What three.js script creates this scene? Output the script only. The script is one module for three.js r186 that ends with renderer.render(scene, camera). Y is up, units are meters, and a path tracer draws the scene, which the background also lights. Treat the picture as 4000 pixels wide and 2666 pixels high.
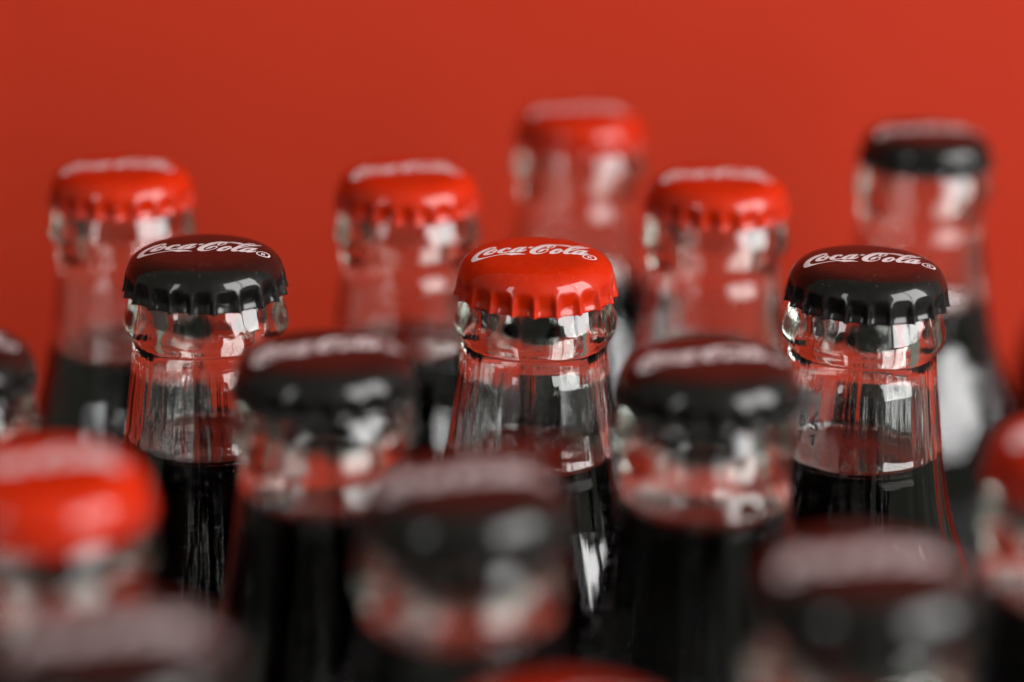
import * as THREE from 'three';
import { RectAreaLightUniformsLib } from 'three/addons/lights/RectAreaLightUniformsLib.js';
import { mergeGeometries } from 'three/addons/utils/BufferGeometryUtils.js';

// ---------------------------------------------------------------- camera, light, exposure
const scene = new THREE.Scene();
const PITCH = THREE.MathUtils.degToRad(18.75), ROLL = THREE.MathUtils.degToRad(1.0);
const camera = new THREE.PerspectiveCamera(16.52, 1024 / 682, 0.01, 20);
camera.position.set(-0.00405, 0.31736, 0.39583);
camera.rotation.order = 'YXZ';
camera.rotation.set(-PITCH, 0, ROLL);
camera.focus = 0.4095;
camera.userData.fStop = camera.getFocalLength() / 19.5;        // an opening of 19.5 mm

const renderer = new THREE.WebGLRenderer();
renderer.setSize(1024, 682);
renderer.toneMapping = THREE.LinearToneMapping;
renderer.toneMappingExposure = 1.0;
renderer.shadowMap.enabled = true;

scene.background = new THREE.Color().setRGB(0.25, 0.25, 0.21);  // the dim, even grey of the room round the set
RectAreaLightUniformsLib.init();

const MM = 0.001, TAU = Math.PI * 2;
const WINDOWS = [
  // azimuth from straight ahead of the bottles (degrees to the right), distance, pane widths, bottom, top, light
  { az: 61, dist: 1.15, panes: [0.55, 0.55], low: 0.28, high: 1.28, light: 15, color: [1.0, 0.985, 0.98], label: 'tall bright window with two panes to the right of the bottles' },
  { az: -40, dist: 1.3, panes: [0.19], low: 0.28, high: 1.15, light: 9.5, color: [0.97, 0.99, 1.0], label: 'narrow bright window to the left of the bottles' },
];

// ---------------------------------------------------------------- helpers
function seeded(seed) {
  let s = seed >>> 0;
  return () => { s = (s + 0x6d2b79f5) | 0; let t = Math.imul(s ^ (s >>> 15), 1 | s); t = (t + Math.imul(t ^ (t >>> 7), 61 | t)) ^ t; return ((t ^ (t >>> 14)) >>> 0) / 4294967296; };
}
const lerp = THREE.MathUtils.lerp, smooth = THREE.MathUtils.smoothstep;
function valueNoise(seed, nx, ny) {                             // periodic in both directions
  const r = seeded(seed), g = Float32Array.from({ length: nx * ny }, r);
  return (u, v) => {
    const x = ((u % 1) + 1) % 1 * nx, y = ((v % 1) + 1) % 1 * ny, x0 = Math.floor(x), y0 = Math.floor(y), fx = smooth(x - x0, 0, 1), fy = smooth(y - y0, 0, 1);
    const at = (i, j) => g[(j % ny) * nx + (i % nx)];
    return lerp(lerp(at(x0, y0), at(x0 + 1, y0), fx), lerp(at(x0, y0 + 1), at(x0 + 1, y0 + 1), fx), fy);
  };
}
function tag(o, label, category, group, kind) {
  if (label) o.userData.label = label;
  if (category) o.userData.category = category;
  if (group) o.userData.group = group;
  if (kind) o.userData.kind = kind;
  return o;
}
function mesh(name, geometry, material, parent) {
  const m = new THREE.Mesh(geometry, material);
  m.name = name; m.castShadow = m.receiveShadow = true;
  parent.add(m);
  return m;
}
const counts = {};
const numbered = (name) => { const n = counts[name] = (counts[name] ?? -1) + 1; return n ? name + '_' + String(n).padStart(3, '0') : name; };

// A smooth line through [r, y] points; a point given as [r, y, 1] is a corner.
function profile(points, step = 0.5) {
  const out = [], runs = [[]];
  for (const p of points) { runs.at(-1).push(p); if (p[2]) runs.push([p]); }
  for (const run of runs) {
    if (run.length < 2) continue;
    const c = new THREE.CatmullRomCurve3(run.map((p) => new THREE.Vector3(p[0], p[1], 0)), false, 'centripetal');
    const n = Math.max(1, Math.ceil(c.getLength() / step));
    for (let i = out.length ? 1 : 0; i <= n; i++) { const q = c.getPointAt(i / n); out.push([q.x, q.y]); }
  }
  return out;
}
// Turns a profile (mm) round the y axis; shape(phi, r, y, k) may bend each point and returns [r, y].
function revolve(line, segs, shape, uvOf, poles = 1) {
  const n = line.length, W = segs + 1, pos = new Float32Array(n * W * 3), nor = new Float32Array(n * W * 3), uv = new Float32Array(n * W * 2), index = [];
  let run = 0;
  for (let k = 0; k < n; k++) {
    if (k) run += Math.hypot(line[k][0] - line[k - 1][0], line[k][1] - line[k - 1][1]);
    for (let i = 0; i < W; i++) {
      const phi = (i / segs) * TAU, [r, y] = shape ? shape(phi, line[k][0], line[k][1], k) : line[k], a = (k * W + i) * 3;
      pos[a] = Math.sin(phi) * r * MM; pos[a + 1] = y * MM; pos[a + 2] = Math.cos(phi) * r * MM;
      const q = uvOf ? uvOf(pos[a], pos[a + 1], pos[a + 2], phi) : [i / segs, run / 420];
      uv[(k * W + i) * 2] = q[0]; uv[(k * W + i) * 2 + 1] = q[1];
    }
  }
  for (let k = 0; k + 1 < n; k++) for (let i = 0; i < segs; i++) {
    const a = k * W + i, b = a + 1, c = a + W, d = c + 1;
    if (line[k][0] > 1e-6) index.push(a, b, c);
    if (line[k + 1][0] > 1e-6) index.push(b, d, c);
  }
  const at = (k, i, v) => v.fromArray(pos, (Math.min(Math.max(k, 0), n - 1) * W + ((i % segs) + segs) % segs) * 3);
  const p = new THREE.Vector3(), q = new THREE.Vector3(), s = new THREE.Vector3(), t = new THREE.Vector3();
  for (let k = 0; k < n; k++) for (let i = 0; i < W; i++) {
    at(k, i + 1, p).sub(at(k, i - 1, q)); at(k + 1, i, s).sub(at(k - 1, i, t)); s.crossVectors(p, s).normalize();
    if (line[k][0] < 1e-6) s.set(0, k ? 1 : -1, 0).multiplyScalar(poles);
    s.toArray(nor, (k * W + i) * 3);
  }
  const g = new THREE.BufferGeometry();
  g.setAttribute('position', new THREE.BufferAttribute(pos, 3));
  g.setAttribute('normal', new THREE.BufferAttribute(nor, 3));
  g.setAttribute('uv', new THREE.BufferAttribute(uv, 2));
  g.setIndex(index);
  return g;
}
function dataTexture(w, h, value, repeat = [1, 1]) {
  const d = new Uint8Array(w * h * 4);
  for (let j = 0; j < h; j++) for (let i = 0; i < w; i++) {
    const c = Math.round(THREE.MathUtils.clamp(value(i / w, j / h), 0, 1) * 255), a = (j * w + i) * 4;
    d[a] = d[a + 1] = d[a + 2] = c; d[a + 3] = 255;
  }
  const t = new THREE.DataTexture(d, w, h);
  t.wrapS = t.wrapT = THREE.RepeatWrapping; t.magFilter = THREE.LinearFilter; t.minFilter = THREE.LinearFilter;
  t.repeat.set(...repeat); t.needsUpdate = true;
  return t;
}

// ---------------------------------------------------------------- the red wall behind the bottles and the dark table they stand on
{
  const n1 = valueNoise(5, 64, 64), n2 = valueNoise(6, 256, 256), n3 = valueNoise(7, 9, 9);
  const paint = new THREE.MeshPhysicalMaterial({
    roughness: 0.8, specularIntensity: 0.3,
    bumpMap: dataTexture(512, 512, (u, v) => 0.5 * n2(u, v) + 0.3 * n1(u, v) + 0.2 * n3(u, v), [3, 2]), bumpScale: 0.0004,
  });
  paint.color.setRGB(0.33, 0.0195, 0.0054);
  const left = -0.95, right = 0.45, wallZ = -0.29, wall = mesh('wall', new THREE.BoxGeometry(right - left, 0.9, 0.04), paint, scene);
  wall.position.set((left + right) / 2, 0.4, wallZ - 0.02);
  tag(wall, 'plain matt red wall behind the bottles', null, null, 'structure');
  const top = new THREE.MeshStandardMaterial({ roughness: 0.55, map: (() => {
    const g1 = valueNoise(61, 12, 220), g2 = valueNoise(62, 30, 500), t = dataTexture(512, 512, (u, v) => 0.16 + 0.07 * g1(u, v) + 0.05 * g2(u, v));
    t.colorSpace = THREE.SRGBColorSpace; return t;
  })() });
  const table = mesh('table', new THREE.BoxGeometry(2, 0.04, 1.0), top, scene);
  table.position.set(-0.1, -0.0205, wallZ + 0.5005);
  tag(table, 'dark table top under the bottles', null, null, 'structure');
}

// ---------------------------------------------------------------- the windows that light the set, beside and behind the camera
const frameMat = new THREE.MeshStandardMaterial({ roughness: 0.6 }); frameMat.color.setRGB(0.3, 0.29, 0.28);
for (const w of WINDOWS) {
  const g = new THREE.Group();
  g.name = numbered('window');
  const a = THREE.MathUtils.degToRad(w.az), h = w.high - w.low;
  g.position.set(Math.sin(a) * w.dist, w.low, Math.cos(a) * w.dist);
  g.rotation.y = a + Math.PI;
  scene.add(g);
  tag(g, w.label, 'window');
  const bar = 0.035, total = w.panes.reduce((s, x) => s + x, 0) + bar * (w.panes.length + 1), bars = [];
  let x = -total / 2;
  const box = (bw, bh, cx, cy) => { const b = new THREE.BoxGeometry(bw, bh, 0.05); b.translate(cx, cy, 0); bars.push(b); };
  w.panes.forEach((pw) => {
    box(bar, h + 2 * bar, x + bar / 2, h / 2); x += bar;
    const pane = new THREE.MeshStandardMaterial({ color: 0x111111, roughness: 0.4, emissive: 0xffffff, emissiveIntensity: 1 });
    pane.emissive.setRGB(...w.color).multiplyScalar(w.light * 0.15);
    const p = mesh('window_pane', new THREE.BoxGeometry(pw, h, 0.006), pane, g);
    p.position.set(x + pw / 2, h / 2, 0); p.castShadow = false;
    box(pw, bar, x + pw / 2, -bar / 2); box(pw, bar, x + pw / 2, h + bar / 2);
    const light = new THREE.RectAreaLight(0xffffff, w.light * 0.85, pw, h);
    light.color.setRGB(...w.color);
    light.name = 'window_light';
    light.position.set(x + pw / 2, h / 2, -0.008);
    g.add(light);                                              // shines along its own -z ...
    x += pw;
  });
  box(bar, h + 2 * bar, x + bar / 2, h / 2);
  mesh('window_frame', mergeGeometries(bars), frameMat, g);
  g.rotation.y = a;                                            // ... which is towards the bottles
}

// ---------------------------------------------------------------- the print on the caps
const U = 1024, CAP = 30;                                      // texture pixels, millimetres across
// Outlines of the white script, read in two frames; a point given twice is a corner.
const FRAME_A = (X, Y) => [1830 + X / 9.05, 930 + Y / 9.05], FRAME_B = (X, Y) => [2060 + X / 8.404, 930 + Y / 8.404];
const SCRIPT = [
  [FRAME_A, [980, 340, 955, 322, 880, 320, 760, 345, 600, 400, 450, 465, 320, 535, 200, 612, 122, 700, 118, 762, 160, 802, 260, 820, 400, 815, 560, 790, 700, 766, 900, 722, 1060, 692, 1200, 672, 1330, 668, 1430, 680, 1530, 700, 1530, 700, 1640, 684, 1800, 669, 1950, 668, 2030, 663, 2030, 663, 1900, 638, 1750, 612, 1600, 604, 1450, 614, 1300, 632, 1150, 660, 900, 706, 700, 746, 560, 762, 430, 764, 352, 742, 328, 700, 360, 650, 430, 590, 560, 510, 700, 440, 820, 368, 880, 350, 925, 352, 905, 368, 855, 380, 838, 398, 868, 410, 940, 396, 984, 364]],
  [FRAME_A, [528, 632, 560, 580, 640, 520, 750, 465, 850, 430, 940, 416, 1002, 434, 1018, 468, 1012, 488, 1060, 488, 1060, 488, 1060, 504, 1010, 512, 950, 560, 860, 620, 760, 656, 640, 674, 560, 668, 532, 650], [848, 465, 900, 448, 958, 456, 962, 486, 900, 492], [708, 592, 740, 550, 800, 514, 870, 518, 908, 526, 870, 562, 800, 592, 740, 608, 710, 606]],
  [FRAME_A, [1020, 570, 1050, 510, 1130, 455, 1230, 405, 1340, 380, 1450, 374, 1512, 394, 1500, 422, 1440, 450, 1390, 462, 1376, 444, 1416, 422, 1430, 406, 1370, 410, 1300, 450, 1220, 510, 1192, 545, 1208, 572, 1260, 572, 1340, 556, 1440, 524, 1440, 556, 1330, 592, 1200, 616, 1090, 616, 1028, 596]],
  [FRAME_A, [1438, 548, 1480, 500, 1560, 450, 1680, 390, 1800, 352, 1900, 345, 1980, 335, 2068, 333, 2068, 333, 2030, 370, 1950, 430, 1880, 492, 1900, 510, 1960, 482, 2040, 438, 2062, 446, 2030, 482, 1940, 532, 1830, 566, 1750, 572, 1690, 562, 1668, 550, 1600, 576, 1520, 586, 1455, 578], [1622, 522, 1660, 480, 1740, 430, 1840, 385, 1874, 390, 1830, 422, 1740, 480, 1660, 530, 1628, 538]],
  [FRAME_A, [2106, 382, 2106, 382, 2150, 338, 2200, 324, 2298, 324, 2298, 324, 2285, 346, 2225, 374, 2225, 374]],
  [FRAME_B, [68, 522, 90, 450, 160, 380, 280, 310, 420, 245, 580, 200, 720, 184, 840, 188, 960, 193, 1080, 179, 1250, 188, 1400, 205, 1474, 226, 1462, 246, 1400, 262, 1310, 246, 1180, 222, 1060, 211, 948, 216, 938, 240, 905, 287, 840, 327, 740, 352, 660, 347, 636, 315, 670, 270, 720, 238, 720, 238, 600, 274, 450, 348, 330, 418, 266, 490, 266, 536, 320, 558, 420, 554, 520, 534, 610, 489, 652, 440, 640, 408, 585, 404, 535, 430, 510, 470, 430, 500, 342, 520, 342, 520, 350, 490, 400, 440, 470, 400, 560, 374, 650, 374, 702, 394, 697, 430, 640, 492, 540, 547, 430, 582, 300, 602, 180, 599, 90, 567], [698, 312, 740, 275, 800, 245, 870, 233, 888, 250, 850, 290, 790, 326, 728, 332]],
  [FRAME_B, [713, 542, 740, 490, 820, 430, 920, 380, 1030, 357, 1110, 364, 1147, 390, 1144, 430, 1190, 436, 1190, 436, 1190, 454, 1130, 462, 1050, 522, 950, 562, 840, 582, 760, 577, 716, 557], [986, 415, 1030, 398, 1082, 400, 1087, 422, 1040, 437, 994, 427], [877, 502, 910, 470, 970, 443, 1020, 454, 1046, 466, 1000, 497, 930, 522, 883, 523]],
  [FRAME_B, [1862, 208, 1830, 194, 1720, 189, 1600, 204, 1480, 244, 1360, 314, 1250, 400, 1183, 465, 1166, 520, 1190, 557, 1270, 570, 1360, 557, 1440, 540, 1440, 506, 1380, 522, 1338, 516, 1333, 490, 1370, 450, 1450, 416, 1560, 376, 1660, 342, 1712, 311, 1640, 313, 1540, 343, 1440, 383, 1412, 386, 1450, 350, 1540, 295, 1640, 250, 1740, 220, 1800, 214, 1792, 230, 1840, 236]],
  [FRAME_B, [1618, 296, 1650, 270, 1720, 252, 1820, 246, 1950, 226, 2078, 220, 2078, 220, 2000, 248, 1880, 282, 1760, 297, 1650, 301]],
  [FRAME_B, [1428, 532, 1470, 490, 1560, 430, 1680, 380, 1800, 364, 1900, 374, 1998, 373, 1998, 373, 1962, 410, 1880, 470, 1838, 512, 1870, 512, 1940, 480, 1992, 468, 1992, 490, 1930, 527, 1840, 557, 1740, 570, 1670, 560, 1640, 547, 1570, 567, 1480, 562, 1434, 548], [1606, 492, 1650, 450, 1730, 414, 1812, 400, 1802, 425, 1730, 467, 1660, 494, 1618, 510]],
];
const onCap = ([x, y]) => [U / 2 + ((x - 2096) / 22.2) * (U / CAP), U / 2 + (((y - 991) / (22.2 * 0.286)) * 0.77 + 0.35) * (U / CAP)];
function capTexture(ground, ink, mark, seed) {
  const c = document.createElement('canvas'); c.width = c.height = U;
  const ctx = c.getContext('2d'), r = seeded(seed);
  ctx.fillStyle = ground; ctx.fillRect(0, 0, U, U);
  for (let i = 0; i < 900; i++) {                              // the lacquer is a little uneven
    ctx.fillStyle = r() < 0.5 ? 'rgba(255,255,255,0.012)' : 'rgba(0,0,0,0.02)';
    ctx.beginPath(); ctx.ellipse(r() * U, r() * U, 2 + r() * 26, 2 + r() * 26, r() * 3, 0, TAU); ctx.fill();
  }
  ctx.fillStyle = ink;
  for (const [frame, ...loops] of SCRIPT) {
    ctx.beginPath();
    for (const list of loops) {
      const p = []; for (let i = 0; i < list.length; i += 2) p.push(onCap(frame(list[i], list[i + 1])));
      const mid = (a, b) => [(a[0] + b[0]) / 2, (a[1] + b[1]) / 2], n = p.length;
      ctx.moveTo(...mid(p[n - 1], p[0]));
      for (let i = 0; i < n; i++) ctx.quadraticCurveTo(...p[i], ...mid(p[i], p[(i + 1) % n]));
      ctx.closePath();
    }
    ctx.fill('evenodd'); ctx.strokeStyle = ink; ctx.lineWidth = 1.8; ctx.stroke();
  }
  const k = U / CAP, mx = U / 2 + mark[0] * k, my = U / 2 + mark[1] * k, mr = mark[2] * k;
  ctx.strokeStyle = ink; ctx.lineWidth = mr * 0.26; ctx.beginPath(); ctx.ellipse(mx, my, mr, mr, 0, 0, TAU); ctx.stroke();
  ctx.fillStyle = ink; ctx.font = 'bold ' + Math.round(mr * 1.3) + 'px sans-serif'; ctx.textAlign = 'center'; ctx.textBaseline = 'middle'; ctx.fillText('R', mx, my + mr * 0.04);
  for (let i = 0; i < 60; i++) {                               // specks of dust
    ctx.fillStyle = 'rgba(200,195,190,' + (0.25 + r() * 0.5) + ')';
    const a = r() * TAU, d = Math.sqrt(r()) * 13.6 * k;
    ctx.beginPath(); ctx.ellipse(U / 2 + Math.cos(a) * d, U / 2 + Math.sin(a) * d, 0.8 + r() * 2.4, 0.8 + r() * 1.6, r() * 3, 0, TAU); ctx.fill();
  }
  const t = new THREE.CanvasTexture(c); t.colorSpace = THREE.SRGBColorSpace; t.magFilter = THREE.LinearFilter;
  return t;
}

// ---------------------------------------------------------------- materials
// drawn-out vertical streaks in the glass: strong on the body, faint on the neck and the finish; v runs along the profile, 420 mm to 1
const GLASS_V = 420;
const glassStreak = valueNoise(31, 150, 40), glassStreak2 = valueNoise(32, 380, 60), glassPit = valueNoise(33, 256, 400), glassWide = valueNoise(34, 84, 16);
const glassBump = (() => {                                     // heights in millimetres
  const W = 1024, H = 1024, d = new Float32Array(W * H * 4);
  for (let j = 0; j < H; j++) for (let i = 0; i < W; i++) {
    const u = i / W, v = j / H, mm = v * GLASS_V, body = 1 - smooth(mm, 184, 218), outer = 1 - smooth(mm, 228, 236), k = (j * W + i) * 4;
    const fine = 0.5 * (glassStreak(u, v) - 0.5) + 0.25 * (glassStreak2(u, v) - 0.5), pit = glassPit(u, v) - 0.5;
    d[k] = d[k + 1] = d[k + 2] = 0.5 + (0.004 + 0.014 * outer + 0.10 * body) * fine + (0.003 * outer + 0.32 * body) * (glassWide(u, v) - 0.5) + 0.05 * outer * (Math.exp(-(((u - 0.12) / 0.0022) ** 2)) + Math.exp(-(((u - 0.62) / 0.0022) ** 2))) + (0.003 + 0.004 * (outer - body)) * pit;
    d[k + 3] = 1;
  }
  const t = new THREE.DataTexture(d, W, H, THREE.RGBAFormat, THREE.FloatType);
  t.wrapS = t.wrapT = THREE.RepeatWrapping; t.magFilter = THREE.LinearFilter; t.needsUpdate = true;
  return t;
})();
const glass = new THREE.MeshPhysicalMaterial({ roughness: 0.015, transmission: 1, thickness: 0.003, ior: 1.5, bumpMap: glassBump, bumpScale: 0.001, attenuationColor: new THREE.Color().setRGB(0.76, 0.80, 0.76), attenuationDistance: 0.012 });
glass.color.setRGB(1, 1, 1);
const drinkMat = new THREE.MeshPhysicalMaterial({ roughness: 0.0, transmission: 1, thickness: 0.02, ior: 1.34 / 1.5, attenuationColor: new THREE.Color().setRGB(0.36, 0.08, 0.018), attenuationDistance: 0.0042 });
const bubbleMat = new THREE.MeshPhysicalMaterial({ roughness: 0, transmission: 1, thickness: 0, ior: 1.33 });
const capBump = (() => {
  const a = valueNoise(41, 40, 40), b = valueNoise(42, 130, 130), r = seeded(43), dots = [];
  for (let i = 0; i < 120; i++) dots.push([r(), r(), 0.0014 + r() * 0.004]);
  return dataTexture(512, 512, (u, v) => {
    let h = 0.16 * a(u, v) + 0.06 * b(u, v);
    for (const [x, y, d] of dots) { const q = Math.hypot(u - x, v - y) / d; if (q < 1) h += 0.6 * (1 - q * q); }
    return h;
  });
})();
const lacquer = (map, rough) => new THREE.MeshPhysicalMaterial({ map, roughness: rough, clearcoat: 0.52, clearcoatRoughness: 0.05, specularIntensity: 0.15, bumpMap: capBump, bumpScale: 0.00012 });
const CAPS = {
  red: lacquer(capTexture('rgb(156,27,0)', 'rgb(194,194,196)', [9.25, 1.9, 1.15], 11), 0.42),
  black: lacquer(capTexture('rgb(13,11,10)', 'rgb(194,191,193)', [10.35, 0.9, 1.1], 12), 0.36),
};
const linerMat = new THREE.MeshStandardMaterial({ color: 0x8d8f90, metalness: 0.9, roughness: 0.35 });

// ---------------------------------------------------------------- bottle shapes (millimetres, y = 0 at the base)
const CAP_Y = 192.0;                                           // lower edge of the cap
const OUTER = profile([[0, 1.2], [14, 1.2], [20, 0.2], [23, 0.6], [25.4, 3], [26.4, 8], [26.8, 22], [26.2, 42], [25, 58], [24.4, 72], [25.2, 86], [26.6, 100], [27.2, 112], [26.9, 121], [25.7, 129], [23.7, 136.5], [21.2, 143.6], [18.6, 150.6], [16.9, 156.6], [15.4, 164.5], [14.3, 172.6], [13.4, 179.4], [13.05, 183.2], [13.12, 183.8], [13.62, 184.5], [14.2, 185.3], [14.44, 186.3], [14.35, 187.5], [13.98, 189.0], [13.48, 190.8], [13.0, 192.4], [12.85, 193.4], [12.85, 195.2], [12.4, 196.7], [11, 197.3], [9.7, 197.2], [8.9, 196.4]], 0.7);
const innerR = (y) => { const P = [[197, 8.9], [194, 8.85], [190, 8.5], [186.5, 8.1], [184.5, 8.25], [182.5, 9.0], [180.5, 10.1], [178, 11.05], [174, 11.6], [168, 12.4], [164, 13.3], [160, 14.1], [152, 16.1], [144, 19.0], [138, 21.2], [130, 23.4], [122, 24.5], [112, 24.8], [100, 23.6], [86, 22], [72, 21.2], [58, 21.8], [42, 23], [22, 23.6], [9, 23]]; for (let i = 1; i < P.length; i++) if (y >= P[i][1 - 1]) { const t = (y - P[i][0]) / (P[i - 1][0] - P[i][0]); return lerp(P[i][1], P[i - 1][1], t); } return 22; };
// fine flutes run down the shoulder and the body
const flute = (phi, r, y) => { const f = smooth(y, 96, 120) * (1 - smooth(y, 146, 166)); return [r + 0.28 * f * (Math.abs(Math.sin(phi * 7)) - 0.6) - 0.02 * Math.sin(phi * 3 + y * 0.1), y]; };
const shapes = {};
function bottleShapes(level) {
  if (shapes[level]) return shapes[level];
  const cavity = [[8.9, 196.4]];
  for (let y = 194; y > level + 2.2; y -= 1.5) cavity.push([innerR(y), y]);
  const R = innerR(level + 1), men = [[R, level + 1.6], [R - 0.25, level + 0.75], [R - 0.9, level + 0.22], [R - 2.2, level + 0.03], [R * 0.5, level], [0, level]];
  const glassLine = [...OUTER, ...profile([...cavity, ...men], 0.6).slice(1)];
  const drop = 0.07, drink = [[0, level - drop], [R * 0.5, level - drop], [R - 2.2, level + 0.03 - drop], [R - 0.9, level + 0.2 - drop], [R - 0.2, level + 0.6 - drop, 1], [innerR(level - 1), level - 1]];
  for (let y = level - 4; y > 12; y -= 5) drink.push([innerR(y), y]);
  drink.push([22.6, 9], [20, 6], [12, 5.2], [0, 5.2]);
  const rnd = seeded(level * 100), list = [];                  // small bubbles that cling to the glass round the surface of the drink
  for (let i = 0; i < 70; i++) {
    const a = (i < 40 ? Math.floor(rnd() * 5) * 1.3 + rnd() * 0.5 : rnd() * TAU), q = 0.1 + rnd() * rnd() * 0.3, rr = innerR(level + 1) - q * 1.1 - 0.3 - (rnd() < 0.3 ? rnd() * 2 : 0);
    const b = new THREE.SphereGeometry(q * MM, 10, 7); b.translate(Math.sin(a) * rr * MM, (level + 0.25 + q) * MM, Math.cos(a) * rr * MM); list.push(b);
  }
  return shapes[level] = { bubbles: mergeGeometries(list), glass: revolve(glassLine, 160, flute), drink: revolve(profile(drink, 0.9).reverse(), 72) };
}
// crown cap: a domed top, a rounded shoulder and a skirt crimped into 21 flutes
const TEETH = 21, toothRandom = (() => { const r = seeded(77); return Array.from({ length: TEETH * 2 }, r); })();
const capOuter = profile([[0, 7.72], [4, 7.7], [7.5, 7.58], [9.8, 7.36], [11.2, 6.98], [12.4, 6.24], [13.2, 5.3], [13.66, 4.3], [13.92, 3.4], [14.4, 1.6], [14.86, 0.12], [14.88, 0.02]], 0.28);
const capInner = profile([[14.68, 0.0], [14.62, 0.12], [14.14, 1.6], [13.64, 3.4], [13.4, 4.3], [12.9, 5.2], [12.0, 6.0], [10, 6.5]], 0.5);
function crimp(phi, r, y) {
  const wobble = 0.10 * Math.sin(phi * 2 + 1) + 0.06 * Math.sin(phi * 5), s = ((phi / TAU) * TEETH + wobble), k = ((Math.floor(s) % TEETH) + TEETH) % TEETH, f = s - Math.floor(s);
  const hollow = Math.tanh(2.3 * Math.sqrt(Math.sin(Math.PI * f) ** 2 + 0.006)) / 0.98, t = THREE.MathUtils.clamp((4.7 - y) / 4.7, 0, 1);
  const depth = (1.32 + 0.35 * (toothRandom[k] - 0.5)) * smooth(t * 1.25 - 0.32 * (1 - hollow), 0.02, 1.0) * Math.pow(hollow, 1.15);
  const edge = y < 0.3 ? 0.16 * (toothRandom[TEETH + k] - 0.5) + 0.06 * hollow * smooth(0.3 - y, 0, 0.3) : 0;
  return [r > 9 ? r - depth : r, y + edge];
}
const planar = (x, y, z) => [x / 0.03 + 0.5, 0.5 - z / 0.03];
const capGeometry = revolve([...capOuter, ...capInner].reverse(), TEETH * 16, crimp, planar);
const linerGeometry = revolve(profile([[0, 5.35], [11.6, 5.35, 1], [11.9, 5.6], [11.6, 6.2, 1], [0, 6.3]], 0.8), 48);

// ---------------------------------------------------------------- the bottles
const GROUP = 'capped glass bottles crowded together on the dark table';
function makeBottle(kind, level) {
  const g = new THREE.Group();
  const s = bottleShapes(level);
  mesh('bottle_glass', s.glass, glass, g);
  mesh('drink', s.drink, drinkMat, g);
  mesh('bubbles', s.bubbles, bubbleMat, g).userData.kind = 'stuff';
  const cap = mesh('bottle_cap', capGeometry, CAPS[kind], g);
  cap.position.y = CAP_Y * MM;
  cap.userData.label = kind === 'red' ? 'red crimped metal cap with white script' : 'black crimped metal cap with white script';
  mesh('cap_liner', linerGeometry, linerMat, cap);
  return g;
}
// a code printed in dots of dark ink on the neck, two lines
const codeMat = (() => {
  const c = document.createElement('canvas'); c.width = 512; c.height = 256;
  const ctx = c.getContext('2d'), r = seeded(91);
  ctx.fillStyle = '#000'; ctx.fillRect(0, 0, 512, 256);
  ctx.font = '118px monospace'; ctx.textAlign = 'center'; ctx.textBaseline = 'middle';
  ['2605', '5111'].forEach((line, row) => [...line].forEach((ch, i) => {
    ctx.strokeStyle = '#fff'; ctx.lineWidth = 13; ctx.setLineDash([13, 5]);
    ctx.strokeText(ch, 80 + i * 112, 66 + row * 124);
  }));
  for (let i = 0; i < 160; i++) { ctx.fillStyle = '#000'; ctx.fillRect(r() * 512, r() * 256, 5, 4); }
  const t = new THREE.CanvasTexture(c); t.magFilter = THREE.LinearFilter;
  return new THREE.MeshStandardMaterial({ color: 0x1d1420, roughness: 0.7, alphaMap: t, transparent: true });
})();
function addCode(bottle, aroundDeg, wideDeg, y0, y1, turnDeg) {
  const n = 24, m = 8, pos = [], uv = [], index = [], nor = [];
  const rOf = (y) => { for (let i = 1; i < OUTER.length; i++) if (OUTER[i - 1][1] <= y && OUTER[i][1] > y) return lerp(OUTER[i - 1][0], OUTER[i][0], (y - OUTER[i - 1][1]) / (OUTER[i][1] - OUTER[i - 1][1])); return 14; };
  for (let j = 0; j <= m; j++) for (let i = 0; i <= n; i++) {
    const a = THREE.MathUtils.degToRad(aroundDeg - turnDeg + (i / n - 0.5) * wideDeg), y = lerp(y0, y1, j / m), r = rOf(y) + 0.1;
    pos.push(Math.sin(a) * r * MM, y * MM, Math.cos(a) * r * MM); nor.push(Math.sin(a), 0, Math.cos(a)); uv.push(i / n, j / m);
    if (i < n && j < m) { const k = j * (n + 1) + i; index.push(k, k + 1, k + n + 1, k + 1, k + n + 2, k + n + 1); }
  }
  const g = new THREE.BufferGeometry();
  g.setAttribute('position', new THREE.Float32BufferAttribute(pos, 3)); g.setAttribute('normal', new THREE.Float32BufferAttribute(nor, 3)); g.setAttribute('uv', new THREE.Float32BufferAttribute(uv, 2)); g.setIndex(index);
  const p = mesh('printed_code', g, codeMat, bottle); p.castShadow = false;
  p.userData.label = 'two lines of dark dotted numbers printed on the neck';
}
const made = {};
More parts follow.
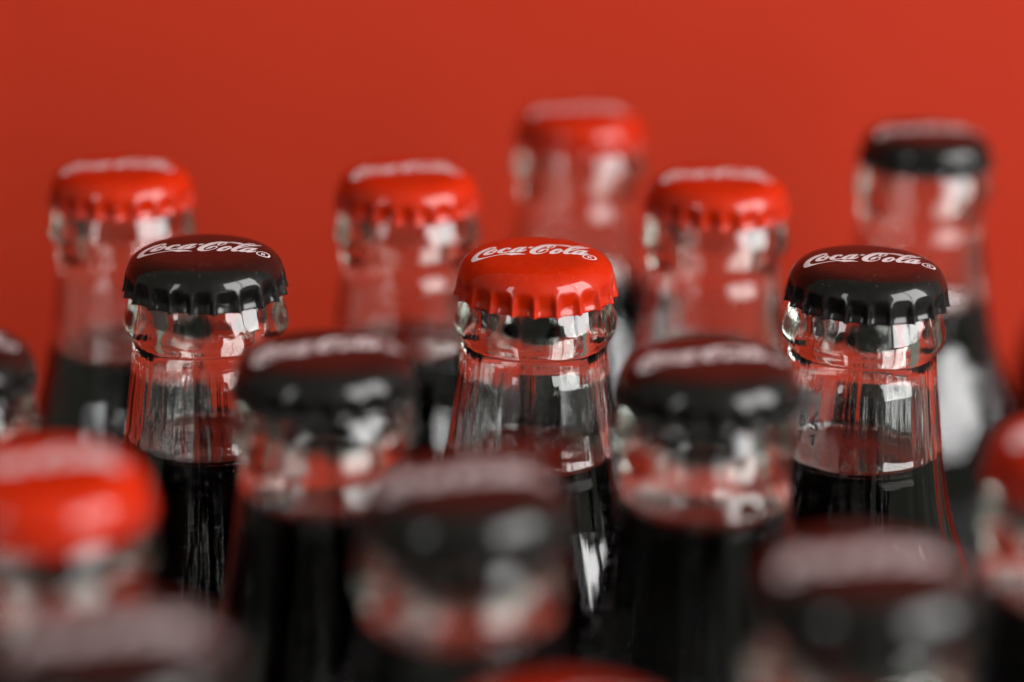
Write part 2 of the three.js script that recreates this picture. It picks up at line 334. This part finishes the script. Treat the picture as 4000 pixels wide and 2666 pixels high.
// x and z in millimetres, turn in degrees
const BOTTLES = [
  ['red', 161.2, 0, 0, 0, 'sharply focused bottle with a red cap in the middle between two sharp black capped bottles'],
  ['black', 163.6, -58.1, 1.7, -1.4, 'sharply focused bottle with a black cap at left, its drink line visible in the neck'],
  ['black', 163.2, 58.2, 1.2, -5.4, 'sharply focused bottle with a black cap at right and a printed code on its neck'],
  ['red', 161.6, -82.0, -54.5, 6, 'blurred bottle with a red cap at far left behind the sharp black capped bottle'],
  ['red', 162.9, -25.4, -55.7, 10, 'blurred bottle with a red cap standing behind, left of the sharp red capped bottle'],
  ['red', 161.6, 36.2, -55.5, 0, 'blurred bottle with a red cap standing behind, right of the sharp red capped bottle'],
  ['red', 161.6, 10.2, -110.4, 4, 'very blurred bottle with a red cap, highest in the picture, farthest back at centre'],
  ['black', 161.6, 84.3, -96.9, 3, 'blurred bottle with a black cap at upper right before the red wall'],
  ['black', 174.5, -33.0, 53.9, 14, 'blurred black capped bottle in front, between the sharp black and red caps at left'],
  ['black', 174.5, 26.3, 54.9, 6, 'blurred black capped bottle in front, between the sharp red and black caps at right'],
  ['black', 161.6, -91.9, 54.0, 5, 'bottle with a black cap cut off by the left edge of the picture'],
  ['red', 174.5, -66.5, 103.0, 13, 'very blurred bottle with a large red cap in the foreground at lower left'],
  ['black', 178, -10.1, 106.1, 8, 'very blurred black capped bottle in the foreground, right in front of the sharp red one'],
  ['red', 174.5, 77.5, 85.5, 0, 'bottle with a large red cap cut off by the right edge of the picture'],
  ['black', 178, 40.2, 130.4, 2, 'very blurred bottle with a black cap in the foreground at lower right'],
  ['black', 161.6, -48.5, 155.0, 4, 'extremely blurred bottle with a black cap in the lower left corner, nearest the camera there'],
  ['red', 161.6, 2.2, 175.0, 0, 'extremely blurred bottle whose red cap just enters the bottom edge of the picture'],
  ['red', 161.6, 146.0, -149.5, 0, 'bottle mostly outside the right edge, only its far neck edge showing there'],
];
const settle = seeded(505);
for (const [kind, level, x, z, turn, label] of BOTTLES) {
  const key = kind + level + label.includes('printed code'), b = made[key] ? made[key].clone() : (made[key] = makeBottle(kind, level));
  b.name = numbered('soda_bottle');
  b.userData = {};
  tag(b, label, 'bottle', GROUP);
  b.position.set(x * MM, 0, z * MM);
  b.rotation.y = THREE.MathUtils.degToRad(turn);
  b.getObjectByName('bottle_glass').rotation.y = settle() * TAU;
  const cap = b.getObjectByName('bottle_cap');                 // no cap sits quite level
  cap.rotation.set((settle() - 0.5) * 0.022, 0, (settle() - 0.5) * 0.022);
  scene.add(b);
  if (label.includes('printed code')) addCode(b, -56, 52, 168.6, 174.0, turn);
}

renderer.render(scene, camera);
